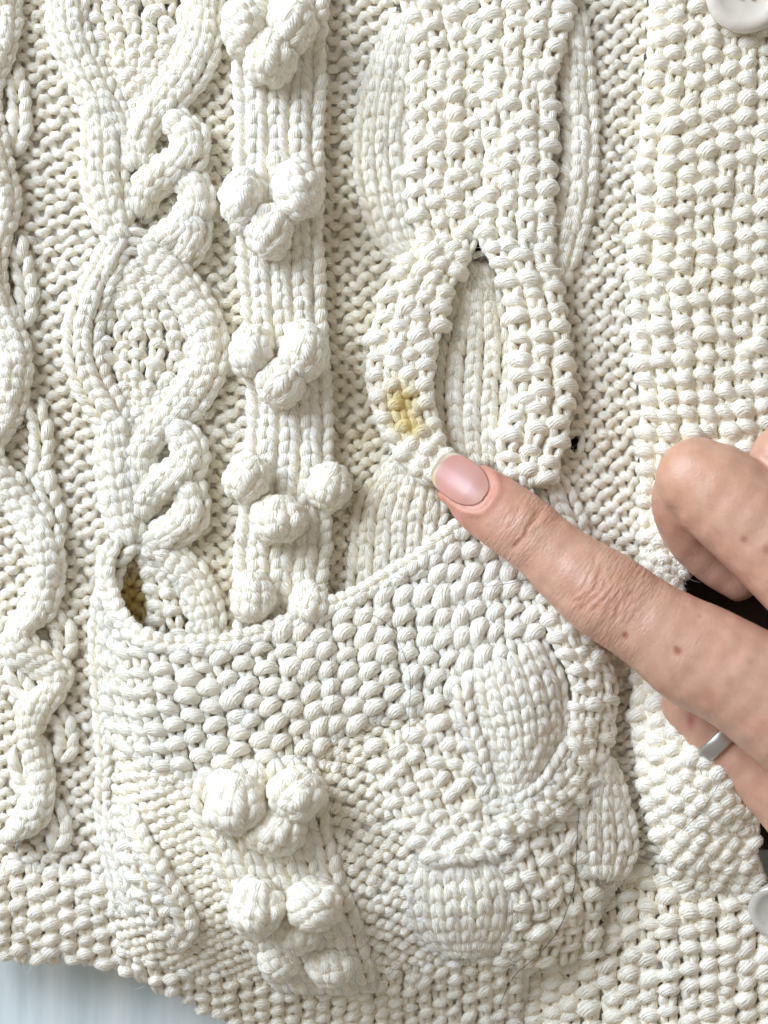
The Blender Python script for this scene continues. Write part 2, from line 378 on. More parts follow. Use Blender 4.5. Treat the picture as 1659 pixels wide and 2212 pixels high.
# ---- plain purl ground between the cables
def ground(L, R, **k):
    g = Geo(); purl(g, Patch(L=L, R=R, wob=3.2), keep=not_pocket, **k); g.build('purl_ground', card, 'stuff')
ground([(-110, -120), (-110, 300), (-100, 600), (-80, 900), (-60, 1150), (-50, 1300), (-50, 1500), (-50, 1700), (-50, 1880)],
       [(178, -120), (225, 300), (240, 480), (212, 600), (215, 760), (245, 950), (240, 1150), (232, 1300), (232, 1500), (232, 1700), (262, 1880)], ncol=7, ph=30.5)
ground([(225, 240), (225, 560), (230, 940), (240, 1210), (250, 1410)], [(400, 240), (400, 560), (400, 940), (400, 1210), (400, 1410)], ncol=4)
ground([(395, -120), (400, 300), (390, 600), (400, 900), (395, 1100), (420, 1400)], [(527, -120), (525, 300), (535, 600), (548, 900), (530, 1100), (525, 1400)], ncol=3, ph=31)
ground([(678, -120), (676, 300), (684, 600), (696, 900), (690, 1100), (690, 1330)], [(858, -120), (858, 300), (862, 600), (866, 900), (850, 1000), (822, 1330)], ncol=4, ph=31)
ground([(1185, -120), (1190, 300), (1190, 600), (1190, 900), (1205, 1100), (1260, 1350), (1290, 1480)], [(1410, -120), (1388, 250), (1370, 500), (1362, 650), (1375, 850), (1388, 1060), (1410, 1300), (1400, 1480)], ncol=5, ph=32.5)
ground([(1282, 1430), (1286, 1600), (1318, 1740), (1340, 1900)], [(1386, 1430), (1386, 1600), (1412, 1750), (1470, 1900)], ncol=2, ph=21, r=7.4)

# ---- left serpentine cable
cab = empty('serpentine_cable', card)
def kstrand(name, parent, c, w, n=None, H=Hbody, dz=6, crown=16, ph=27, r=9.6, zt=None, cpow=.5, keep=None, fat=1.0, core=True):
    pa = strand(c, w, H=H, dz=dz + (6 if H is Hbody else 2), crown=crown * 1.15, zt=zt, cpow=cpow); g = Geo()
    wd_ = float(np.max(w)); knit(g, pa, ncol=n or max(1, round(wd_ / 30)), ph=ph, r=r, keep=keep, fat=fat, pw=wd_ / (n or max(1, round(wd_ / 30))))
    if core:
        uu, tt = np.meshgrid(np.linspace(-.02, 1.02, 15), np.linspace(0, 1, 60), indexing='ij'); P = pa.P(uu, tt); P[..., 2] -= 6; P[[0, -1], :, 2] -= 10
        g.grid(P, keep(P[..., 0], P[..., 1]) if keep else None)
    return g.build(name, parent)
for c in ([(34, 165), (46, 220), (48, 290), (34, 345)], [(44, 530), (56, 590), (64, 650), (56, 705)], [(82, 880), (94, 940), (90, 1010), (70, 1050)],
          [(96, 1025), (112, 1075), (122, 1130), (104, 1160)], [(118, 1330), (135, 1350), (146, 1385), (132, 1420)], [(122, 1535), (140, 1560), (150, 1600), (134, 1640)],
          [(112, 1735), (128, 1760), (134, 1795), (120, 1830)], [(36, 1405), (38, 1440), (52, 1480), (75, 1500)], [(50, 1620), (52, 1650), (62, 1690), (85, 1700)]):
    kstrand('strand', cab, c, [30, 40, 40, 30], n=1, dz=3, crown=9, ph=31, r=11.5)
kstrand('strand', cab, [(4, -130), (14, 0), (18, 80), (-22, 185), (-30, 260), (0, 350), (14, 450), (-10, 545), (-22, 620), (22, 705), (42, 800), (20, 890), (-24, 965), (-5, 1010), (40, 1070), (84, 1140), (120, 1215), (104, 1285), (48, 1335), (48, 1385),
        (104, 1428), (134, 1480), (92, 1532), (44, 1575), (68, 1620), (130, 1664), (98, 1714), (42, 1752), (42, 1800), (72, 1855), (82, 1890)], 64, n=3, dz=12, crown=24, ph=26, r=9.6, zt=lambda t: 6 * np.sin(t * 60))

# ---- diamond cable with seed-stitch lozenges
cab = empty('diamond_cable', card)
def lozenge(parent, L, R, **k):
    g = Geo(); pa = Patch(L=L, R=R, dz=4, crown=12, wob=3.5, **{x: k.pop(x) for x in ('H',) if x in k}); seed(g, pa, pw=35, ph=20, r=12.6, up=.55, ln=.92, lean=.05, **k); g.build('seed_lozenge', parent, 'stuff')
lozenge(cab, [(175, -120), (180, 0), (215, 120), (262, 215), (285, 270)], [(445, -120), (430, 0), (402, 120), (340, 215), (305, 270)])
lozenge(cab, [(285, 572), (238, 620), (215, 700), (215, 780), (245, 870), (290, 945)], [(312, 572), (378, 630), (425, 700), (428, 780), (375, 870), (318, 945)])
lozenge(cab, [(312, 1195), (318, 1240), (322, 1320), (330, 1400)], [(326, 1195), (390, 1240), (432, 1320), (450, 1400)], keep=lambda x, y: y < 1420)
kstrand('strand', cab, [(150, -130), (152, 0), (160, 90), (205, 195), (250, 270), (262, 330)], [80, 82, 80, 80, 78, 60], n=3, dz=10, crown=18)
kstrand('strand', cab, [(452, -130), (448, 0), (440, 90), (412, 160), (370, 215), (330, 258), (308, 300), (305, 345), (308, 395)], [60, 62, 68, 82, 88, 80, 66, 60, 44], n=3, dz=14, crown=20)
kstrand('strand', cab, [(222, 232), (232, 300), (232, 370), (240, 430), (252, 485), (274, 540)], [72, 88, 92, 90, 80, 50], n=3, dz=8, crown=22, r=10.8, ph=29)
kstrand('strand', cab, [(252, 915), (256, 990), (262, 1060), (274, 1120), (288, 1180)], [66, 84, 84, 72, 44], n=3, dz=8, crown=22, r=10.8, ph=29)
for c in ([(372, 262), (412, 298), (420, 336), (388, 370), (340, 396), (314, 430), (308, 480)], [(388, 372), (424, 412), (430, 456), (402, 500), (352, 528), (312, 552)], [(396, 462), (424, 500), (412, 540), (380, 562)],
          [(376, 922), (410, 960), (416, 996), (384, 1032), (334, 1056), (312, 1090), (306, 1130)], [(388, 1030), (414, 1068), (416, 1108), (384, 1144), (336, 1166), (308, 1178)]):
    kstrand('rope_lobe', cab, c, [46, 60, 66, 66, 62, 58, 44], n=3, dz=8, crown=26, r=9.4, ph=29, zt=lambda t: 16 * np.sin(np.pi * np.clip(t * 1.05, 0, 1)) - 12 * t * t)
def wrap(pts, z, parent, r=10, H=Hbody):
    c = spl(pts, 26); P = np.stack([c[:, 0], c[:, 1], H(c[:, 0], c[:, 1]) + z + 12 * np.sin(np.linspace(0, np.pi, 26))], -1)[None]
    N = np.zeros_like(P); N[..., 2] = 1; g = Geo(); q = np.linspace(0, 1, 26); g.tubes(P, N, (r * np.sin(np.pi * (.1 + .8 * q)) ** .4)[None]); return g.build('wrap_stitch', parent)
for p in ([(258, 515), (290, 507), (326, 512)], [(262, 533), (292, 528), (330, 536)], [(258, 553), (285, 549), (318, 552)], [(262, 1168), (296, 1163), (330, 1160)], [(266, 1186), (298, 1184), (326, 1190)]):
    wrap(p, 24, cab)
kstrand('strand', cab, [(272, 520), (240, 575), (210, 640), (190, 700), (187, 755), (205, 830), (246, 900), (270, 960)], [50, 62, 70, 76, 78, 76, 72, 60], n=2, dz=8, crown=18, r=11)
kstrand('strand', cab, [(320, 540), (365, 580), (408, 640), (444, 700), (456, 755), (446, 805), (410, 858), (362, 905), (322, 942), (304, 980), (303, 1030), (306, 1070)], [50, 64, 70, 70, 70, 70, 78, 80, 74, 64, 58, 44], n=3, dz=10, crown=20, r=9.6)
kstrand('strand', cab, [(285, 1170), (258, 1205), (243, 1245), (236, 1290), (236, 1320)], [40, 46, 44, 40, 40], n=1, dz=18, crown=14, ph=30, r=12)
kstrand('strand', cab, [(320, 1178), (370, 1200), (420, 1252), (448, 1320), (460, 1400)], [50, 62, 66, 66, 66], n=3, dz=8, crown=18, r=9.6)

# ---- raised band with bobbles
band = empty('bobble_band', card)
pa = Patch(L=[(512, -130), (510, 150), (512, 320), (520, 550), (530, 750), (540, 900), (522, 1103), (512, 1203), (515, 1400)],
           R=[(708, -130), (703, 100), (697, 400), (696, 560), (704, 700), (714, 850), (718, 950), (714, 1120), (708, 1250), (700, 1400)], dz=24, crown=28, cpow=.28, wob=1.6)
for c in range(4):
    g = Geo(); knit(g, pa, ncol=4, ph=28, r=13.2, cols=[c], pw=48, h0=-3, keep=lambda x, y: not_pocket(x, y + 10)); g.build('rib', band)
g = Geo(); uu, tt = np.meshgrid(np.linspace(-.03, 1.03, 31), np.linspace(0, 1, 160), indexing='ij'); P = pa.P(uu, tt); P[..., 2] += 3; P[[0, -1], :, 2] -= 34; g.grid(P); g.build('band_backing', band)
for a in ((525, 55, 47, 65), (628, 48, 54, 64), (582, 122, 58, 64), (520, 430, 43, 70), (642, 410, 53, 68), (580, 497, 51, 60), (542, 760, 46, 58), (656, 758, 51, 66), (605, 826, 54, 54),
          (532, 1033, 49, 54), (710, 1053, 48, 53), (600, 1123, 61, 52), (545, 1293, 47, 56), (668, 1308, 44, 48)):
    bobble(*a, Hbody, band, lift=60 if a[0] != 710 else 34)

# ---- crossing leaf motif with seed-stitch straps
leafm = empty('leaf_motif', card)
def sstrap(name, parent, L, R, H=Hbody, dz=8, crown=16, pw=38, ph=21, r=14.8, keep=None, cpow=.45, wob=3, kind='stuff', lean=.04, up=.42, ln=1.0):
    pa = Patch(L=L, R=R, H=H, dz=dz, crown=crown, cpow=cpow, wob=wob); g = Geo(); seed(g, pa, pw=pw, ph=ph, r=r, keep=keep, lean=lean, up=up, ln=ln)
    uu, tt = np.meshgrid(np.linspace(-.02, 1.02, 21), np.linspace(-.01, 1.01, 70), indexing='ij'); P = pa.P(uu, tt); P[..., 2] += 3; P[[0, -1], :, 2] -= 24
    g.grid(P, keep(P[..., 0], P[..., 1]) if keep else open_holes(P[..., 0], P[..., 1])); return g.build(name, parent, kind)
def kleaf(name, parent, L, R, n, H=Hbody, dz=6, crown=14, ph=27, r=9.4, keep=None, cpow=.5, zt=None):
    pa = Patch(L=L, R=R, H=H, dz=dz, crown=crown, cpow=cpow, zt=zt, wob=1.2); g = Geo(); w, l = pa.dims(); knit(g, pa, ncol=n, ph=ph, r=r, keep=keep, pw=w / n)
    uu, tt = np.meshgrid(np.linspace(-.02, 1.02, 21), np.linspace(0, 1, 50), indexing='ij'); P = pa.P(uu, tt); P[..., 2] -= 5; P[[0, -1], :, 2] -= 16; P[:, [0, -1], 2] -= 18
    g.grid(P, keep(P[..., 0], P[..., 1]) if keep else open_holes(P[..., 0], P[..., 1])); return g.build(name, parent)
# upper ovals
kleaf('leaf', leafm, [(850, 40), (806, 130), (776, 242), (770, 376), (786, 456), (818, 526), (868, 580)], [(905, 60), (895, 130), (880, 242), (885, 376), (895, 456), (910, 515), (935, 560)], 4, dz=4, crown=13)
kleaf('leaf', leafm, [(1215, 40), (1214, 130), (1216, 240), (1218, 340), (1208, 430), (1188, 515), (1176, 600)], [(1258, 40), (1272, 130), (1282, 240), (1284, 340), (1278, 430), (1260, 515), (1216, 618)], 2, dz=4, crown=14, r=12)
# top crossing and seed centre
sstrap('seed_strap', leafm, [(865, -130), (862, 0), (886, 100), (884, 240), (878, 376), (890, 470), (915, 540)], [(1030, -130), (1032, 0), (1040, 100), (1040, 240), (1040, 376), (1035, 470), (1028, 545)], dz=16, crown=10, keep=open_holes)
sstrap('seed_strap', leafm, [(1032, -130), (1034, 0), (1042, 100), (1042, 240), (1042, 376), (1036, 470), (1030, 540)], [(1235, -130), (1240, 0), (1214, 100), (1196, 200), (1192, 376), (1190, 470), (1196, 560)], dz=22, crown=18, keep=open_holes)
sstrap('seed_strap', leafm, [(905, 530), (848, 600), (815, 680), (800, 760), (798, 850), (820, 920), (868, 985), (920, 1040)], [(1026, 535), (985, 610), (962, 680), (942, 760), (934, 850), (944, 920), (966, 985), (990, 1040)], dz=24, crown=20, keep=open_holes)
sstrap('seed_strap', leafm, [(1036, 530), (1078, 600), (1094, 690), (1100, 800), (1092, 880), (1074, 960), (1080, 1040)], [(1186, 545), (1205, 620), (1218, 690), (1226, 800), (1228, 880), (1220, 960), (1185, 1050)], dz=24, crown=22, keep=open_holes)
kleaf('knit_panel', leafm, [(1004, 575), (968, 690), (948, 780), (942, 860), (955, 950), (975, 1010)], [(1056, 575), (1092, 690), (1098, 780), (1096, 860), (1086, 950), (1080, 1010)], 4, dz=-6, crown=14, r=10.5)
kleaf('leaf', leafm, [(862, 985), (820, 1020), (780, 1070), (760, 1150), (752, 1290)], [(950, 985), (960, 1020), (965, 1070), (960, 1150), (960, 1290)], 6, dz=8, crown=14, keep=lambda x, y: not_pocket(x, y))
kleaf('leaf', leafm, [(1165, 1015), (1160, 1060), (1180, 1130), (1210, 1200)], [(1195, 1015), (1238, 1060), (1262, 1130), (1268, 1200)], 2, dz=6, crown=14, r=10)

# ---- worn eyelets where the crossings have pulled open
def eyelet(x, y, r, z, parent):
    a = np.linspace(0, 2 * np.pi, 30) + rng.random() * 6; rr = r * (1 + .14 * np.sin(3 * a + rng.random() * 6))
    xx, yy = x + rr * np.cos(a), y + 1.15 * rr * np.sin(a); P = np.stack([xx, yy, Hbody(xx, yy) + z + 4 * np.sin(2 * a)], -1)[None]
    P[:, -1] = P[:, 0]; N = np.zeros_like(P); N[..., 2] = 1; g = Geo(); g.tubes(P, N, np.full((1, 30), 7.5) * (1 + .15 * np.sin(4 * a))[None]); g.build('eyelet', parent)
for hx, hy, hr in (HOLES[0], HOLES[1], HOLES[3]): eyelet(hx, hy, hr + 7, 12 if hx > 1200 else 26, leafm)

# ---- button band (seed stitch)
bb = empty('button_band', card)
sstrap('seed_band', bb, [(1402, -130), (1396, 60), (1388, 200), (1374, 340), (1368, 500), (1356, 620), (1368, 780), (1380, 900), (1380, 1060), (1390, 1180), (1375, 1330), (1362, 1450), (1366, 1604), (1396, 1746), (1436, 1850), (1470, 1910)],
       [(1780, -130), (1780, 60), (1780, 200), (1780, 340), (1780, 500), (1780, 620), (1780, 780), (1780, 900), (1780, 1060), (1700, 1145), (1490, 1212), (1462, 1300), (1540, 1390), (1690, 1450), (1650, 1604), (1616, 1730), (1618, 1830), (1650, 1910)],
       dz=10, crown=6, pw=42, ph=19.6, r=15.4, cpow=.3, wob=3, up=.12, ln=.95, lean=.10)
# ---- hem (seed stitch)
hem = empty('hem', card)
def hemp(top, bot, **k):
    pa = Patch(top=top, bot=bot, H=k.pop('H', Hbody), dz=k.pop('dz', 6), wob=3); g = Geo(); seed(g, pa, **k); g.build('seed_hem', hem, 'stuff')
hemp([(-120, 1862), (100, 1872), (270, 1890)], [(-120, 2074), (150, 2088), (270, 2108)], pw=36, ph=19, r=14, ln=.94, up=.15, dz=2)
hemp([(1060, 2010), (1180, 1930), (1300, 1868), (1440, 1868), (1560, 1905), (1660, 1900), (1800, 1900)], [(1060, 2330), (1200, 2330), (1330, 2330), (1440, 2330), (1560, 2330), (1660, 2330), (1800, 2330)], pw=41, ph=20, r=15.4, dz=3, ln=.94, up=.12)

# ================================================================== the pocket
pk = empty('pocket', card)
g = Geo(); gx, gy = np.meshgrid(np.arange(196, 1372, 6.), np.arange(1040, 2400, 6.), indexing='ij')
g.grid(np.stack([gx, gy, Hpocket(gx, gy) + 2 + 2 * np.sin(gx / 7) * np.sin(gy / 5)], -1), in_pocket(gx, gy) & open_holes(gx, gy) & (gy < hem_y(gx) - 6)); g.build('backing_cloth', pk)
RIM = [(222, 1252), (236, 1305), (262, 1350), (300, 1374), (345, 1386), (400, 1392), (475, 1392), (540, 1378), (610, 1356), (670, 1331), (720, 1310), (780, 1285), (855, 1240), (912, 1206), (970, 1158), (1040, 1120), (1150, 1066)]
SLOW = [(238, 1592), (262, 1604), (290, 1620), (330, 1637), (380, 1652), (440, 1662), (565, 1652), (675, 1622), (740, 1572), (800, 1550), (855, 1535), (981, 1501), (1040, 1440), (1100, 1400), (1163, 1370)]
pt = Patch(top=RIM, bot=SLOW, H=Hpocket, dz=3, wob=2.2)
NC, NR = 24, 14
i, j, b = seed_cells(NC, NR)
for a, c in zip(i[b], j[b]):
    g = Geo(); seed_bump(g, pt, np.array([a]), np.array([c]), NC, NR, 15.2 if a > 3 else 12.5, lean=.10, ln=.92); g.build('seed_stitch', pk)
g = Geo(); seed_legs(g, pt, i[~b], j[~b], NC, NR, 14, .05); g.build('knit_legs', pk, 'stuff')
# rolled rim
rl, rr = offset([(250, 1178), (238, 1215), (242, 1262), (260, 1308), (292, 1350), (335, 1374), (400, 1385), (475, 1385), (540, 1371), (610, 1349), (670, 1324), (720, 1304), (780, 1279), (855, 1234), (912, 1200), (970, 1152), (1040, 1112), (1150, 1058)], 11, 11)
rim = Patch(L=rl[::4], R=rr[::4], H=Hpocket, dz=4, crown=12, zt=lambda t: 16 * np.exp(-((t - .1) / .1) ** 2)); g = Geo(); knit(g, rim, ncol=1, ph=24, r=10.5, pw=22)
q = np.linspace(0, 1, 200)[None]; C, N = rim.at(np.full_like(q, .5), q, np.full_like(q, -3.)); g.tubes(C, N, np.full_like(q, 11.)); g.build('rim', pk)
kstrand('side_seam', pk, [(222, 1290), (216, 1377), (218, 1462), (226, 1562), (234, 1642), (228, 1720), (238, 1800), (258, 1890), (268, 1990)], 26, n=1, H=Hpocket, dz=-8, crown=12, ph=24, r=10)
# purl ground of the pocket
def g_pk(x, y): return in_pocket(x, y) & open_holes(x, y) & (y < hem_y(x) - 14)
PB = [(268, 2060), (330, 2075), (450, 2092), (560, 2112), (660, 2130), (760, 2125), (880, 2080), (980, 2062), (1100, 2040), (1180, 1990)]
g = Geo(); purl(g, Patch(top=[(x, y - 22) for x, y in SLOW[1:]], bot=PB, H=Hpocket, dz=1, wob=1.5), ncol=26, nrow=20, r=10.8, A=.21, keep=g_pk); g.build('purl_ground', pk, 'stuff')
# seed-stitch foot of the pocket running into the hem
g = Geo(); seed(g, Patch(top=[(262, 2030), (330, 2062), (450, 2086), (560, 2108), (660, 2128), (760, 2122), (880, 2078), (1000, 2050), (1130, 2030)], bot=[(262, 2330), (360, 2330), (480, 2330), (560, 2330), (660, 2330), (760, 2330), (900, 2330), (1000, 2330), (1130, 2330)], H=Hpocket, dz=2, wob=3), pw=33, ph=15.5, r=12.3, ln=.84, keep=lambda x, y: y < hem_y(x) - 10); g.build('seed_hem', pk, 'stuff')
# shaded remains of the diamond cable at the left
sstrap('seed_strap', pk, [(262, 1735), (268, 1800), (290, 1870), (320, 1940), (360, 2000)], [(302, 1735), (330, 1800), (372, 1870), (402, 1940), (410, 2000)], H=Hpocket, dz=2, crown=14, pw=34, ph=17, r=11)
kstrand('strand', pk, [(300, 1745), (330, 1800), (372, 1870), (410, 1940), (412, 1985), (380, 2030)], [26, 30, 32, 34, 34, 26], n=1, H=Hpocket, dz=8, crown=10, ph=26, r=11)
kstrand('strand', pk, [(248, 1735), (252, 1800), (276, 1880), (306, 1960)], [24, 26, 26, 24], n=1, H=Hpocket, dz=6, crown=8, ph=24, r=9)
# bobble band on the pocket
pb = empty('pocket_band', pk) if False else pk
pa = Patch(L=[(452, 1652), (432, 1690), (434, 1742), (466, 1802), (492, 1887), (522, 1962), (562, 2062), (600, 2140)], R=[(682, 1622), (702, 1677), (714, 1762), (742, 1862), (768, 1937), (788, 2012), (806, 2087), (815, 2140)], H=Hpocket, dz=6, crown=20, cpow=.35, wob=1.5)
for c in range(6):
    g = Geo(); knit(g, pa, ncol=6, ph=29, r=12.0, cols=[c], pw=42, fat=1.0, h0=-2, keep=lambda x, y: y < 2150); g.build('rib', pk)
for a in ((507, 1742, 64, 67), (640, 1719, 63, 56), (595, 1800, 66, 52), (555, 1964, 61, 63), (678, 1957, 59, 56), (640, 2015, 55, 48), (605, 2072, 49, 43), (715, 2082, 60, 52)):
    bobble(*a, Hpocket, pk, lift={1800: 24, 2015: 22, 2072: 16, 2082: 18}.get(a[1], 42))
# leaves and seed straps at the right of the pocket
sstrap('seed_strap', pk, [(800, 1590), (815, 1660), (850, 1730), (880, 1800), (940, 1840)], [(1000, 1520), (1020, 1590), (1052, 1680), (1070, 1740), (1100, 1815)], H=Hpocket, dz=12, crown=10, pw=38, ph=22, r=13.5)
sstrap('seed_strap', pk, [(1050, 1715), (1050, 1800), (1085, 1880), (1095, 1960), (1060, 2070)], [(1235, 1690), (1250, 1780), (1262, 1860), (1290, 1940), (1290, 2060)], H=Hpocket, dz=4, crown=6, pw=38, ph=22, r=13.5, keep=open_holes)
kleaf('leaf', pk, [(1000, 1452), (1002, 1520), (1024, 1580), (1044, 1650), (1070, 1714)], [(1166, 1372), (1204, 1450), (1212, 1520), (1196, 1600), (1100, 1712)], 7, H=Hpocket, dz=6, crown=18, r=9.4, ph=25)
kstrand('leaf_edge', pk, [(992, 1470), (1002, 1540), (1022, 1600), (1040, 1660), (1052, 1712)], [24, 28, 28, 28, 22], n=1, H=Hpocket, dz=14, crown=12, ph=27, r=10)
sstrap('seed_strap', pk, [(1150, 1290), (1186, 1376), (1214, 1450), (1222, 1520), (1210, 1600), (1150, 1690), (1060, 1730)], [(1235, 1290), (1268, 1376), (1316, 1450), (1318, 1547), (1296, 1630), (1240, 1720), (1080, 1785)], H=Hpocket, dz=10, crown=20, pw=36, ph=21, r=13)
kstrand('leaf_edge', pk, [(1212, 1600), (1180, 1650), (1140, 1692), (1080, 1716), (1040, 1716)], [18, 24, 26, 24, 18], n=1, H=Hpocket, dz=20, crown=10, ph=27, r=9)
kleaf('leaf', pk, [(948, 1786), (900, 1822), (880, 1885), (884, 1955), (915, 2015), (968, 2048)], [(998, 1784), (1072, 1812), (1120, 1868), (1132, 1930), (1104, 1998), (1030, 2046)], 8, H=Hpocket, dz=0, crown=14, r=10, ph=27)
kleaf('leaf', pk, [(1284, 1628), (1256, 1700), (1242, 1760), (1244, 1830), (1262, 1872)], [(1308, 1628), (1346, 1710), (1364, 1780), (1364, 1830), (1330, 1886)], 4, H=Hpocket, dz=18, crown=18, r=9)

# ================================================================== buttons
def make_button(x, y, r, z, tilt, ca, cb):
    m, nt, N, L, b = mat('shell_button'); b.inputs['Base Color'].default_value = (.74, .68, .60, 1); b.inputs['Roughness'].default_value = .22
    b.inputs['Subsurface Weight'].default_value = .3; b.inputs['Subsurface Radius'].default_value = (.002, .0015, .001); b.inputs['Coat Weight'].default_value = .4
    tc = N.new('ShaderNodeTexCoord'); nz = N.new('ShaderNodeTexNoise'); nz.inputs['Scale'].default_value = 120; nz.inputs['Detail'].default_value = 4; nz.inputs['Distortion'].default_value = 1.5
    rp = N.new('ShaderNodeValToRGB'); rp.color_ramp.elements[0].color = ca; rp.color_ramp.elements[1].color = cb
    L.new(tc.outputs['Object'], nz.inputs['Vector']); L.new(nz.outputs[0], rp.inputs[0]); L.new(rp.outputs[0], b.inputs['Base Color'])
    prof = [(0, 6), (.30, 6), (.55, 8), (.66, 13), (.78, 17), (.90, 15), (.98, 9), (1, 2), (.96, -5), (.7, -9), (0, -9)]
    bm = bmesh.new(); rings = []
    for pr, pz in prof:
        if pr == 0: rings.append([bm.verts.new((0, 0, pz * S))])
        else: rings.append([bm.verts.new((pr * r * S * math.cos(a), pr * r * S * math.sin(a), pz * S)) for a in np.linspace(0, 2 * math.pi, 48, endpoint=False)])
    for A, B in zip(rings, rings[1:]):
        for k in range(48):
            q = [A[k % len(A)], A[(k + 1) % len(A)], B[(k + 1) % len(B)], B[k % len(B)]]
            q = list(dict.fromkeys(q)); bm.faces.new(q)
    bmesh.ops.recalc_face_normals(bm, faces=bm.faces)
    for f in bm.faces: f.smooth = True
    me = bpy.data.meshes.new('button'); bm.to_mesh(me); me.materials.append(m)
    xx, yy = at(x, y, z); o = link(bpy.data.objects.new('button', me), card); o.location = W((xx, yy, z)); o.rotation_euler = tilt
    hm, _, _, _, hb = mat('button_thread'); hb.inputs['Base Color'].default_value = (.66, .60, .50, 1); hb.inputs['Roughness'].default_value = .9
    for a in range(4):
        bm = bmesh.new(); bmesh.ops.create_cone(bm, cap_ends=True, segments=14, radius1=.055 * r * S, radius2=.05 * r * S, depth=6 * S)
        me = bpy.data.meshes.new('thread_knot'); bm.to_mesh(me); me.materials.append(hm); h = link(bpy.data.objects.new('thread_knot', me), o)
        h.location = (math.cos(a * math.pi / 2 + .7) * .2 * r * S, math.sin(a * math.pi / 2 + .7) * .2 * r * S, 8 * S)
    return o
make_button(1612, -16, 86, 82, (.05, -.1, 0), (.64, .55, .46, 1), (.80, .74, .66, 1))
make_button(1680, 1968, 62, 62, (.1, -.42, 0), (.36, .32, .26, 1), (.68, .64, .58, 1))

# ================================================================== top of the cloth (for the things that lie on it)
TP = np.vstack(TOPS); GS = 8.0
ix = np.clip(((TP[:, 0] + 200) / GS).astype(int), 0, 269); iy = np.clip(((TP[:, 1] + 200) / GS).astype(int), 0, 349)
TOPZ = np.full((270, 350), -200.0); np.maximum.at(TOPZ, (ix, iy), TP[:, 2])
def top_z(x, y):
    a = np.clip(((np.asarray(x) + 200) / GS).astype(int), 1, 268); b = np.clip(((np.asarray(y) + 200) / GS).astype(int), 1, 348)
    return np.max([TOPZ[a + i, b + j] for i in (-1, 0, 1) for j in (-1, 0, 1)], axis=0)

# ---- loose cotton fibres standing off the yarn
def make_fuzz():
    P = np.vstack([f[0] for f in FUZZ]); D = np.vstack([f[1] for f in FUZZ]); T = np.vstack([f[2] for f in FUZZ]); n = len(P)
    sg = rng.choice([-1, 1], n)[:, None]; ln = rng.gamma(3, 4.6, n)[:, None] + 5; rv = rng.normal(0, 1, (n, 3))
    d1 = D * rng.uniform(.25, .8, n)[:, None] + T * sg * .8 + .55 * rv; d1 /= np.linalg.norm(d1, axis=1, keepdims=True)
    d2 = d1 * .7 - D * .35 + .6 * rng.normal(0, 1, (n, 3)); d2 /= np.linalg.norm(d2, axis=1, keepdims=True)
    a = P - D * .5; b = a + d1 * ln * .5; c = b + d2 * ln * .5
    w = np.cross(d1, D); w /= np.linalg.norm(w, axis=1, keepdims=True) + 1e-9; w *= rng.uniform(.28, .55, n)[:, None]
    V = np.stack([a - w, a + w, b - w, b + w, c - w * .3, c + w * .3], 1).reshape(-1, 3)
    k = np.arange(n)[:, None] * 6; F = np.concatenate([k + [[0, 1, 3, 2]], k + [[2, 3, 5, 4]]], 0)
    g = Geo(); g.v.append(V); g.f.append(F); g.a.append(np.repeat(np.stack([P[:, 0], P[:, 1], P[:, 2]], 1), 6, 0)); g.n = len(V)
    g.build('fibre_fuzz', card, 'stuff'); print('fuzz', n)
make_fuzz()

# ================================================================== the hand
def tube3(bm, pts, seg=28):
    """pts: (x, y, z, half width, half height) measured in the photo"""
    p = []
    for x, y, z, rw, rh in pts: X, Y = at(x, y, z); k = (CAMH - z) / CAMH; p.append((X, Y, z, rw * k, rh))
    p = np.array(p); n = 14 * (len(p) - 1); t = np.linspace(0, len(p) - 1, n + 1)
    e = np.vstack([2 * p[0] - p[1], p, 2 * p[-1] - p[-2]]); c = []
    for q in t:
        i = min(int(q), len(p) - 2); f = q - i; p0, p1, p2, p3 = e[i], e[i + 1], e[i + 2], e[i + 3]
        c.append(.5 * (2 * p1 + (p2 - p0) * f + (2 * p0 - 5 * p1 + 4 * p2 - p3) * f * f + (3 * p1 - p0 - 3 * p2 + p3) * f ** 3))
    c = np.array(c); T = np.gradient(c[:, :3], axis=0); T /= np.linalg.norm(T, axis=1, keepdims=True)
    rows = []
    def ring(o, T, rw, rh):
        B = np.cross(T, (0, 0, 1.)); B /= np.linalg.norm(B); U = np.cross(B, T)
        return [bm.verts.new(o + rw * math.cos(a) * B + rh * math.sin(a) * U) for a in np.linspace(0, 2 * math.pi, seg, endpoint=False)]
    rc = min(c[0, 3], c[0, 4])
    for a in (80, 62, 45, 28, 13): rows.append(ring(c[0, :3] - T[0] * rc * math.sin(math.radians(a)), T[0], c[0, 3] * math.cos(math.radians(a)), c[0, 4] * math.cos(math.radians(a))))
    for i in range(len(c)): rows.append(ring(c[i, :3], T[i], c[i, 3], c[i, 4]))
    rc = min(c[-1, 3], c[-1, 4])
    for a in (13, 28, 45, 62, 80): rows.append(ring(c[-1, :3] + T[-1] * rc * math.sin(math.radians(a)), T[-1], c[-1, 3] * math.cos(math.radians(a)), c[-1, 4] * math.cos(math.radians(a))))
    for A, B in zip(rows, rows[1:]):
        for k in range(seg): bm.faces.new((A[k], A[(k + 1) % seg], B[(k + 1) % seg], B[k]))
    bm.faces.new(rows[0][::-1]); bm.faces.new(rows[-1])
    return c
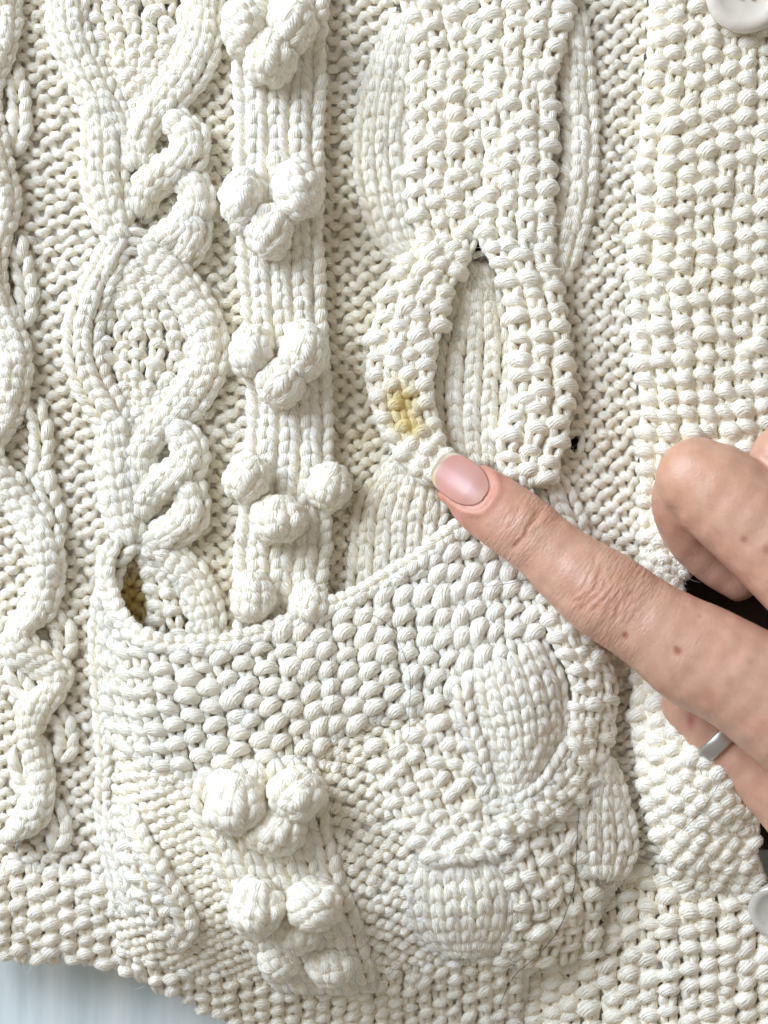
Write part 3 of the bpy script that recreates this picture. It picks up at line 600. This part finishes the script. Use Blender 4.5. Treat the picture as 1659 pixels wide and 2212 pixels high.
INDEX = [(990, 1047, 84, 50, 40), (1015, 1062, 92, 64, 50), (1055, 1090, 108, 74, 60), (1130, 1143, 132, 77, 66), (1180, 1185, 146, 76, 65), (1222, 1222, 157, 83, 71), (1302, 1281, 178, 97, 83), (1372, 1328, 190, 96, 85),
         (1430, 1366, 201, 102, 92), (1500, 1412, 214, 116, 100), (1606, 1468, 230, 120, 112), (1730, 1548, 245, 140, 122), (1900, 1660, 250, 170, 130), (2100, 1760, 255, 180, 140)]
def make_hand():
    bm = bmesh.new()
    ax = tube3(bm, INDEX)
    tube3(bm, [(1505, 1034, 165, 92, 84), (1540, 1056, 176, 104, 90), (1600, 1106, 194, 108, 94), (1676, 1178, 214, 110, 98), (1800, 1290, 240, 124, 110), (2000, 1480, 250, 150, 130), (2150, 1600, 255, 170, 140)])
    tube3(bm, [(1502, 1046, 150, 86, 78), (1486, 1090, 118, 79, 66), (1504, 1150, 92, 71, 50), (1546, 1206, 76, 60, 38), (1610, 1252, 70, 54, 34)])
    tube3(bm, [(1700, 992, 150, 84, 76), (1740, 1030, 172, 96, 84), (1860, 1150, 215, 108, 96), (2050, 1350, 245, 140, 125), (2200, 1500, 250, 160, 140)])
    tube3(bm, [(1700, 1000, 140, 80, 70), (1705, 1080, 105, 74, 56), (1770, 1180, 100, 70, 52)])
    tube3(bm, [(1900, 950, 140, 74, 66), (1960, 1020, 170, 84, 76), (2080, 1150, 210, 100, 90), (2250, 1400, 245, 140, 125)])
    tube3(bm, [(1478, 1520, 104, 52, 46), (1530, 1568, 106, 60, 54), (1560, 1598, 108, 62, 56), (1620, 1648, 114, 70, 62), (1690, 1706, 124, 84, 74), (1800, 1790, 150, 110, 95), (1980, 1850, 200, 150, 120), (2150, 1880, 230, 170, 130)])
    tube3(bm, [(1960, 1520, 240, 190, 130), (2100, 1640, 250, 260, 150), (2300, 1800, 255, 260, 160), (2450, 1905, 258, 235, 165)])
    bmesh.ops.recalc_face_normals(bm, faces=bm.faces)
    me = bpy.data.meshes.new('hand_base'); bm.to_mesh(me); o = bpy.data.objects.new('hand_base', me); sc.collection.objects.link(o)
    rm = o.modifiers.new('r', 'REMESH'); rm.mode = 'VOXEL'; rm.voxel_size = 5.0; rm.use_smooth_shade = True
    smo = o.modifiers.new('s', 'SMOOTH'); smo.factor = .5; smo.iterations = 10
    dg = bpy.context.evaluated_depsgraph_get(); hm = bpy.data.meshes.new_from_object(o.evaluated_get(dg)); hm.name = 'hand'
    bpy.data.objects.remove(o)
    n = len(hm.vertices); V = np.empty(n * 3, np.float32); hm.vertices.foreach_get('co', V); V = V.reshape(-1, 3).astype(float)
    Nn = np.empty(n * 3, np.float32); hm.vertices.foreach_get('normal', Nn); Nn = Nn.reshape(-1, 3)
    kk = CAMH / (CAMH - V[:, 2]); IX, IY = CX + (V[:, 0] - CX) * kk, CY + (V[:, 1] - CY) * kk         # where the point shows in the photo
    # finger coordinates: s along the index finger, b across
    ap = spl([(p[0], p[1]) for p in INDEX], 400); sl = np.r_[0, np.cumsum(np.linalg.norm(np.diff(ap, axis=0), axis=1))]
    sel = np.arange(n); s_ = np.zeros(n); b_ = np.full(n, 999.)
    for ch in np.array_split(sel, max(1, n // 4000)):
        d = (IX[ch, None] - ap[None, :, 0]) ** 2 + (IY[ch, None] - ap[None, :, 1]) ** 2; k = d.argmin(1); tt = np.gradient(ap, axis=0)[k]; tt /= np.linalg.norm(tt, axis=1, keepdims=True)
        dx, dy = IX[ch] - ap[k, 0], IY[ch] - ap[k, 1]; s_[ch] = sl[k] + dx * tt[:, 0] + dy * tt[:, 1] * 1.0; b_[ch] = -dx * tt[:, 1] + dy * tt[:, 0]
    top = sm((Nn[:, 2] + .1) / .5); onx = (np.abs(b_) < 130) & (s_ < 640) & (V[:, 2] > 60)
    disp = np.zeros(n); dark = np.zeros(n)
    def S_(x, y): d = (ap[:, 0] - x) ** 2 + (ap[:, 1] - y) ** 2; return sl[d.argmin()]
    sD, sP = S_(1136, 1143), S_(1322, 1290)
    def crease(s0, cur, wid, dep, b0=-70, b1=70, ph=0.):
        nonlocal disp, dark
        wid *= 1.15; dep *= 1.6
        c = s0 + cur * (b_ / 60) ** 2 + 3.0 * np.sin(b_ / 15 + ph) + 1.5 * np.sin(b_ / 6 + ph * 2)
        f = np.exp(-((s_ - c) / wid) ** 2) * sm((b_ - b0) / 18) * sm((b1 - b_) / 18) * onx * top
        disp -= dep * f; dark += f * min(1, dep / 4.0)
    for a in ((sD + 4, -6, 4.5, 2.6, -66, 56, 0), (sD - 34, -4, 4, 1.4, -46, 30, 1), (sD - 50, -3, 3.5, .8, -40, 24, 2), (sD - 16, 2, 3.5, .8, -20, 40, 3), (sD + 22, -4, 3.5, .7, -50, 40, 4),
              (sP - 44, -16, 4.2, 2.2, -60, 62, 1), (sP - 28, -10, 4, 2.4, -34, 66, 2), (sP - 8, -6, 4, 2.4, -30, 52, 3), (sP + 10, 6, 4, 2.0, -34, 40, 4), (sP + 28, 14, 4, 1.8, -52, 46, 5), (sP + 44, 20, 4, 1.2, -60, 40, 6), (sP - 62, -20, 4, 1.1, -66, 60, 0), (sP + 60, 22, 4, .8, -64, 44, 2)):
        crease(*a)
    disp += 3.5 * np.exp(-((s_ - sP) / 55) ** 2 - (b_ / 60) ** 2) * onx * top
    # nail bed
    NC_, nd = np.array([1001., 1037.]), np.array([.82, .57]); nl = np.array([-.57, .82])
    na = (IX - NC_[0]) * nd[0] + (IY - NC_[1]) * nd[1]; nb = (IX - NC_[0]) * nl[0] + (IY - NC_[1]) * nl[1] - 3
    rr_ = (np.abs(na / 68) ** 3 + np.abs(nb / 48) ** 3) ** (1 / 3.); up = Nn[:, 2] > -.2
    disp -= 5 * sm((1.06 - rr_) / .14) * up * (s_ < 150); disp += 3.6 * np.exp(-((rr_ - 1.14) / .12) ** 2) * (na > -40) * up * (s_ < 150)
    dark += .9 * np.exp(-((rr_ - 1.03) / .05) ** 2) * (na > -45) * up * (s_ < 150)
    # uneven skin
    disp += (.9 * np.sin(V[:, 0] / 23 + 2 * np.sin(V[:, 1] / 37)) * np.sin(V[:, 1] / 29) + .5 * np.sin(V[:, 0] / 9 + V[:, 1] / 13)) * top
    V = V + Nn * disp[:, None]
    hm.vertices.foreach_set('co', W(V).astype(np.float32).ravel()); hm.update()
    # vertex colour of the skin
    col = np.tile(np.array([.61, .352, .248]), (n, 1))
    def mixc(c, w): nonlocal col; w = np.clip(w, 0, 1)[:, None]; col = col * (1 - w) + np.array(c) * w
    mixc((.64, .275, .205), .95 * sm((175 - s_) / 170) * onx)
    mixc((.63, .31, .22), .5 * np.exp(-((s_ - sP) / 42) ** 2 - (b_ / 45) ** 2) * onx)
    mixc((.50, .30, .17), .5 * ga(IX, IY, 1338, 1248, 40, 18) + .35 * ga(IX, IY, 1150, 1150, 26, 40))
    mixc((.63, .33, .20), .5 * ga(IX, IY, 1520, 1030, 90, 80)); mixc((.42, .20, .17), .6 * sm((1450 - IX) / 60) * (IY > 1080) * (IX > 1380) * (IY < 1330) * (V[:, 2] < 170))  # knuckle redder; left side of the folded middle finger tinted darker
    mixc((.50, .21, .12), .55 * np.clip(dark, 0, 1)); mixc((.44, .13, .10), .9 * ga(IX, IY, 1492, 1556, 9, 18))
    blo = np.sin(IX / 41 + np.sin(IY / 33) * 2) * np.sin(IY / 47 + np.sin(IX / 29)); mixc((.63, .32, .20), .22 * sm(blo)); mixc((.59, .38, .25), .22 * sm(-blo))
    for x, y, r, w in ((1350, 1372, 7, .85), (1465, 1407, 9, .8), (1460, 1400, 6, .6), (1607, 1165, 8, .55), (1657, 1186, 12, .5), (1530, 1500, 14, .25), (1575, 1470, 12, .22), (1510, 1330, 5, .3), (1622, 1430, 6, .25)):
        mixc((.28, .075, .028), w * np.exp(-(((IX - x) ** 2 + (IY - y) ** 2) / r ** 2) ** 1.5))
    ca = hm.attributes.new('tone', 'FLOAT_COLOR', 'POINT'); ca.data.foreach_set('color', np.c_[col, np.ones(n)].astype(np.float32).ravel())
    jm = np.clip(np.exp(-((s_ - sD) / 45) ** 2) + np.exp(-((s_ - sP) / 85) ** 2) + .18, 0, 1) * onx + .10 * ~onx
    sk = hm.attributes.new('skin', 'FLOAT_VECTOR', 'POINT'); sk.data.foreach_set('vector', np.c_[s_, b_, jm].astype(np.float32).ravel())
    m, nt, N, L, b = mat('skin')
    t = N.new('ShaderNodeAttribute'); t.attribute_name = 'tone'; k = N.new('ShaderNodeAttribute'); k.attribute_name = 'skin'
    sep = N.new('ShaderNodeSeparateXYZ'); L.new(k.outputs['Vector'], sep.inputs[0])
    mp = N.new('ShaderNodeMapping'); mp.inputs['Scale'].default_value = (.16, .035, 0); L.new(k.outputs['Vector'], mp.inputs[0])
    w1 = N.new('ShaderNodeTexNoise'); w1.inputs['Scale'].default_value = 1.0; w1.inputs['Detail'].default_value = 5; w1.inputs['Distortion'].default_value = .5; L.new(mp.outputs[0], w1.inputs['Vector'])
    tc = N.new('ShaderNodeTexCoord'); vo = N.new('ShaderNodeTexVoronoi'); vo.feature = 'DISTANCE_TO_EDGE'; vo.inputs['Scale'].default_value = 1300; L.new(tc.outputs['Object'], vo.inputs['Vector'])
    b1 = N.new('ShaderNodeBump'); b1.inputs['Distance'].default_value = .00034; L.new(w1.outputs[0], b1.inputs['Height']); L.new(sep.outputs[2], b1.inputs['Strength'])
    b2 = N.new('ShaderNodeBump'); b2.inputs['Distance'].default_value = .00012; b2.inputs['Strength'].default_value = .5; L.new(vo.outputs['Distance'], b2.inputs['Height']); L.new(b1.outputs[0], b2.inputs['Normal'])
    nz = N.new('ShaderNodeTexNoise'); nz.inputs['Scale'].default_value = 420; nz.inputs['Detail'].default_value = 5; L.new(tc.outputs['Object'], nz.inputs['Vector'])
    rp = N.new('ShaderNodeValToRGB'); rp.color_ramp.elements[0].position = .3; rp.color_ramp.elements[1].position = .7; rp.color_ramp.elements[0].color = (.90, .86, .84, 1); rp.color_ramp.elements[1].color = (1.04, 1.04, 1.04, 1)
    L.new(nz.outputs[0], rp.inputs[0]); mu = N.new('ShaderNodeMix'); mu.data_type = 'RGBA'; mu.blend_type = 'MULTIPLY'; mu.inputs[0].default_value = 1; L.new(t.outputs['Color'], mu.inputs[6]); L.new(rp.outputs[0], mu.inputs[7])
    L.new(mu.outputs[2], b.inputs['Base Color']); L.new(b2.outputs[0], b.inputs['Normal'])
    b.inputs['Roughness'].default_value = .43; b.inputs['Specular IOR Level'].default_value = .45
    b.inputs['Subsurface Weight'].default_value = .18; b.inputs['Subsurface Radius'].default_value = (1, .35, .2); b.inputs['Subsurface Scale'].default_value = .0018
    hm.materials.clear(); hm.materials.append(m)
    for p in hm.polygons: p.use_smooth = True
    ho = bpy.data.objects.new('hand', hm); link(ho)
    tag(ho, 'right hand reaching in from the right, index finger pointing at the yellow stain', 'hand')
    # ---- fingernail, fitted to the finger it grows on
    q = (rr_ < .95) & (Nn[:, 2] > .3) & (s_ < 150)
    A = np.c_[np.ones(q.sum()), na[q], nb[q], nb[q] ** 2, na[q] ** 2]; cf = np.linalg.lstsq(A, V[q, 2] + 5, rcond=None)[0]
    u = np.linspace(-1, 1, 41); Pn = []; ed = []
    for a in np.linspace(-1, 1, 45):
        aa = -71 + 130 * (a + 1) / 2; q_ = abs((aa + 6) / 66.); ex = 2.4 if aa > -6 else 2.9; wdt = 46 * (1 - min(1, q_) ** ex) ** .5
        row = []
        for b0 in u:
            bb_ = b0 * wdt; z = cf[0] + cf[1] * max(aa, -60) + cf[2] * bb_ + min(cf[3], -.0042) * bb_ ** 2 + cf[4] * max(aa, -45) ** 2 - (.10 * max(0, -45 - aa)) - 2.6
            if aa > 22: z -= (aa - 22) * .16
            x = NC_[0] + aa * nd[0] + (bb_ + 3) * nl[0]; y = NC_[1] + aa * nd[1] + (bb_ + 3) * nl[1]; X, Y = at(x, y, z); row.append((X, Y, z)); ed.append((aa, bb_))
        Pn.append(row)
    Pn = np.array(Pn); ed = np.array(ed)
    g = Geo(); g.grid(Pn); 
    m2, nt, N, L, b = mat('fingernail'); t = N.new('ShaderNodeAttribute'); t.attribute_name = 'tone'
    L.new(t.outputs['Color'], b.inputs['Base Color']); b.inputs['Roughness'].default_value = .34; b.inputs['Specular IOR Level'].default_value = .42
    tc = N.new('ShaderNodeTexCoord'); nz = N.new('ShaderNodeTexNoise'); nz.inputs['Scale'].default_value = 300; L.new(tc.outputs['Object'], nz.inputs['Vector']); bp = N.new('ShaderNodeBump'); bp.inputs['Strength'].default_value = .15; bp.inputs['Distance'].default_value = .0003; L.new(nz.outputs[0], bp.inputs['Height']); L.new(bp.outputs[0], b.inputs['Normal'])
    b.inputs['Subsurface Weight'].default_value = .15; b.inputs['Subsurface Radius'].default_value = (1, .4, .3); b.inputs['Subsurface Scale'].default_value = .001
    me = g.mesh('fingernail', m2); c = np.tile(np.array([.56, .275, .225]), (len(ed), 1))
    fr = ed[:, 0] + .0095 * ed[:, 1] ** 2 * -1 + 26 * np.abs(ed[:, 1] / 51) ** 3
    def mx(cc, w): nonlocal c; w = np.clip(w, 0, 1)[:, None]; c = c * (1 - w) + np.array(cc) * w
    mx((.54, .33, .30), .6 * ga(ed[:, 0], ed[:, 1], 0, -5, 40, 22)); mx((.50, .23, .20), sm((-20 - ed[:, 0]) / 30) * .6); mx((.58, .32, .235), .7 * sm((ed[:, 0] - 30) / 26))
    amin = -6 - 66 * np.clip(1 - (np.abs(ed[:, 1]) / 49) ** 2, 0, 1) ** (1 / 2.9); mx((.60, .53, .40), sm((amin + 14 - ed[:, 0]) / 4) * (ed[:, 0] < -25)); mx((.52, .38, .13), .7 * ga(ed[:, 0], ed[:, 1], -62, 34, 16, 14)); mx((.50, .20, .15), .6 * sm((np.abs(ed[:, 1]) - 44) / 5) * (ed[:, 0] > -50))
    ca = me.attributes.new('tone', 'FLOAT_COLOR', 'POINT'); ca.data.foreach_set('color', np.c_[c, np.ones(len(c))].astype(np.float32).ravel())
    no = link(bpy.data.objects.new('fingernail', me), ho); sd = no.modifiers.new('t', 'SOLIDIFY'); sd.thickness = 5 * S; sd.offset = 0
make_hand()

# ================================================================== the ring on the thumb
def make_ring():
    m, nt, N, L, b = mat('worn_silver'); b.inputs['Metallic'].default_value = 1; b.inputs['Base Color'].default_value = (.62, .60, .57, 1)
    tc = N.new('ShaderNodeTexCoord'); nz = N.new('ShaderNodeTexNoise'); nz.inputs['Scale'].default_value = 700; nz.inputs['Detail'].default_value = 4; L.new(tc.outputs['Object'], nz.inputs['Vector'])
    rp = N.new('ShaderNodeMapRange'); rp.inputs[3].default_value = .22; rp.inputs[4].default_value = .5; L.new(nz.outputs[0], rp.inputs[0]); L.new(rp.outputs[0], b.inputs['Roughness'])
    bm = bmesh.new(); prof = [(-17, 62), (-17, 66.5), (-14, 69), (-6, 70.5), (6, 70.5), (14, 69), (17, 66.5), (17, 62)]; seg = 72; rows = []
    for k in range(seg):
        a = 2 * math.pi * k / seg; rows.append([bm.verts.new((r * math.cos(a) * S, r * .94 * math.sin(a) * S, w * S)) for w, r in prof])
    for k in range(seg):
        A, B = rows[k], rows[(k + 1) % seg]
        for i in range(len(prof)): j = (i + 1) % len(prof); bm.faces.new((A[i], B[i], B[j], A[j]))
    bmesh.ops.recalc_face_normals(bm, faces=bm.faces)
    for f in bm.faces: f.smooth = True
    me = bpy.data.meshes.new('ring'); bm.to_mesh(me); me.materials.append(m); o = link(bpy.data.objects.new('ring', me))
    X, Y = at(1554, 1590, 108); o.location = W((X, Y, 108)); axis = Vector((.72, -.69, .10)).normalized()
    xa = Vector((0, 0, 1)).cross(axis).normalized(); ya = axis.cross(xa)
    o.rotation_euler = Matrix((xa, ya, axis)).transposed().to_euler()
    tag(o, 'plain worn silver ring worn on the thumb of the pointing hand', 'ring')
make_ring()

# ================================================================== stray hairs lying on the knitting
hm_, _, _, _, hb_ = mat('brown_hair'); hb_.inputs['Base Color'].default_value = (.035, .02, .012, 1); hb_.inputs['Roughness'].default_value = .4
def hair(pts, label, r=.75):
    c = spl(pts, 90); z = top_z(c[:, 0], c[:, 1])
    for _ in range(4): z = np.maximum(z * .0 + np.convolve(np.r_[z[:3], z, z[-3:]], np.ones(7) / 7, 'valid'), z - 2)
    P = np.c_[c, z + 1.5][None]; N = np.zeros_like(P); N[..., 2] = 1
    g = Geo(); q = np.linspace(0, 1, 90); g.tubes(P, N, (r * np.minimum(1, 6 * np.minimum(q, 1 - q) + .15))[None], sides=6, ply=0)
    o = g.build('hair_strand', None, m=hm_); tag(o, label, 'hair', 'stray hairs on the cardigan')
hair([(759, 1321), (798, 1319), (844, 1347), (867, 1393), (884, 1450), (881, 1518), (878, 1570), (827, 1606), (747, 1637), (713, 1627)], 'long thin dark hair curling in a loop over the middle of the pocket', .5)
hair([(722, 1375), (721, 1420), (726, 1487), (712, 1562)], 'short thin dark hair lying upright on the seed stitches left of the looped hair', .45)
hair([(1240, 1712), (1235, 1764), (1232, 1832), (1226, 1900), (1197, 1980), (1163, 2031), (1112, 2088), (1089, 2145), (1070, 2215)], 'long dark hair running from the small leaf down to the bottom edge', .72)
hair([(1528, 1655), (1494, 1718), (1448, 1786)], 'fine dark hair on the button band below the thumb', .6)
hair([(1032, 1264), (1080, 1258), (1138, 1247)], 'fine dark hair just below the pointing finger', .6)
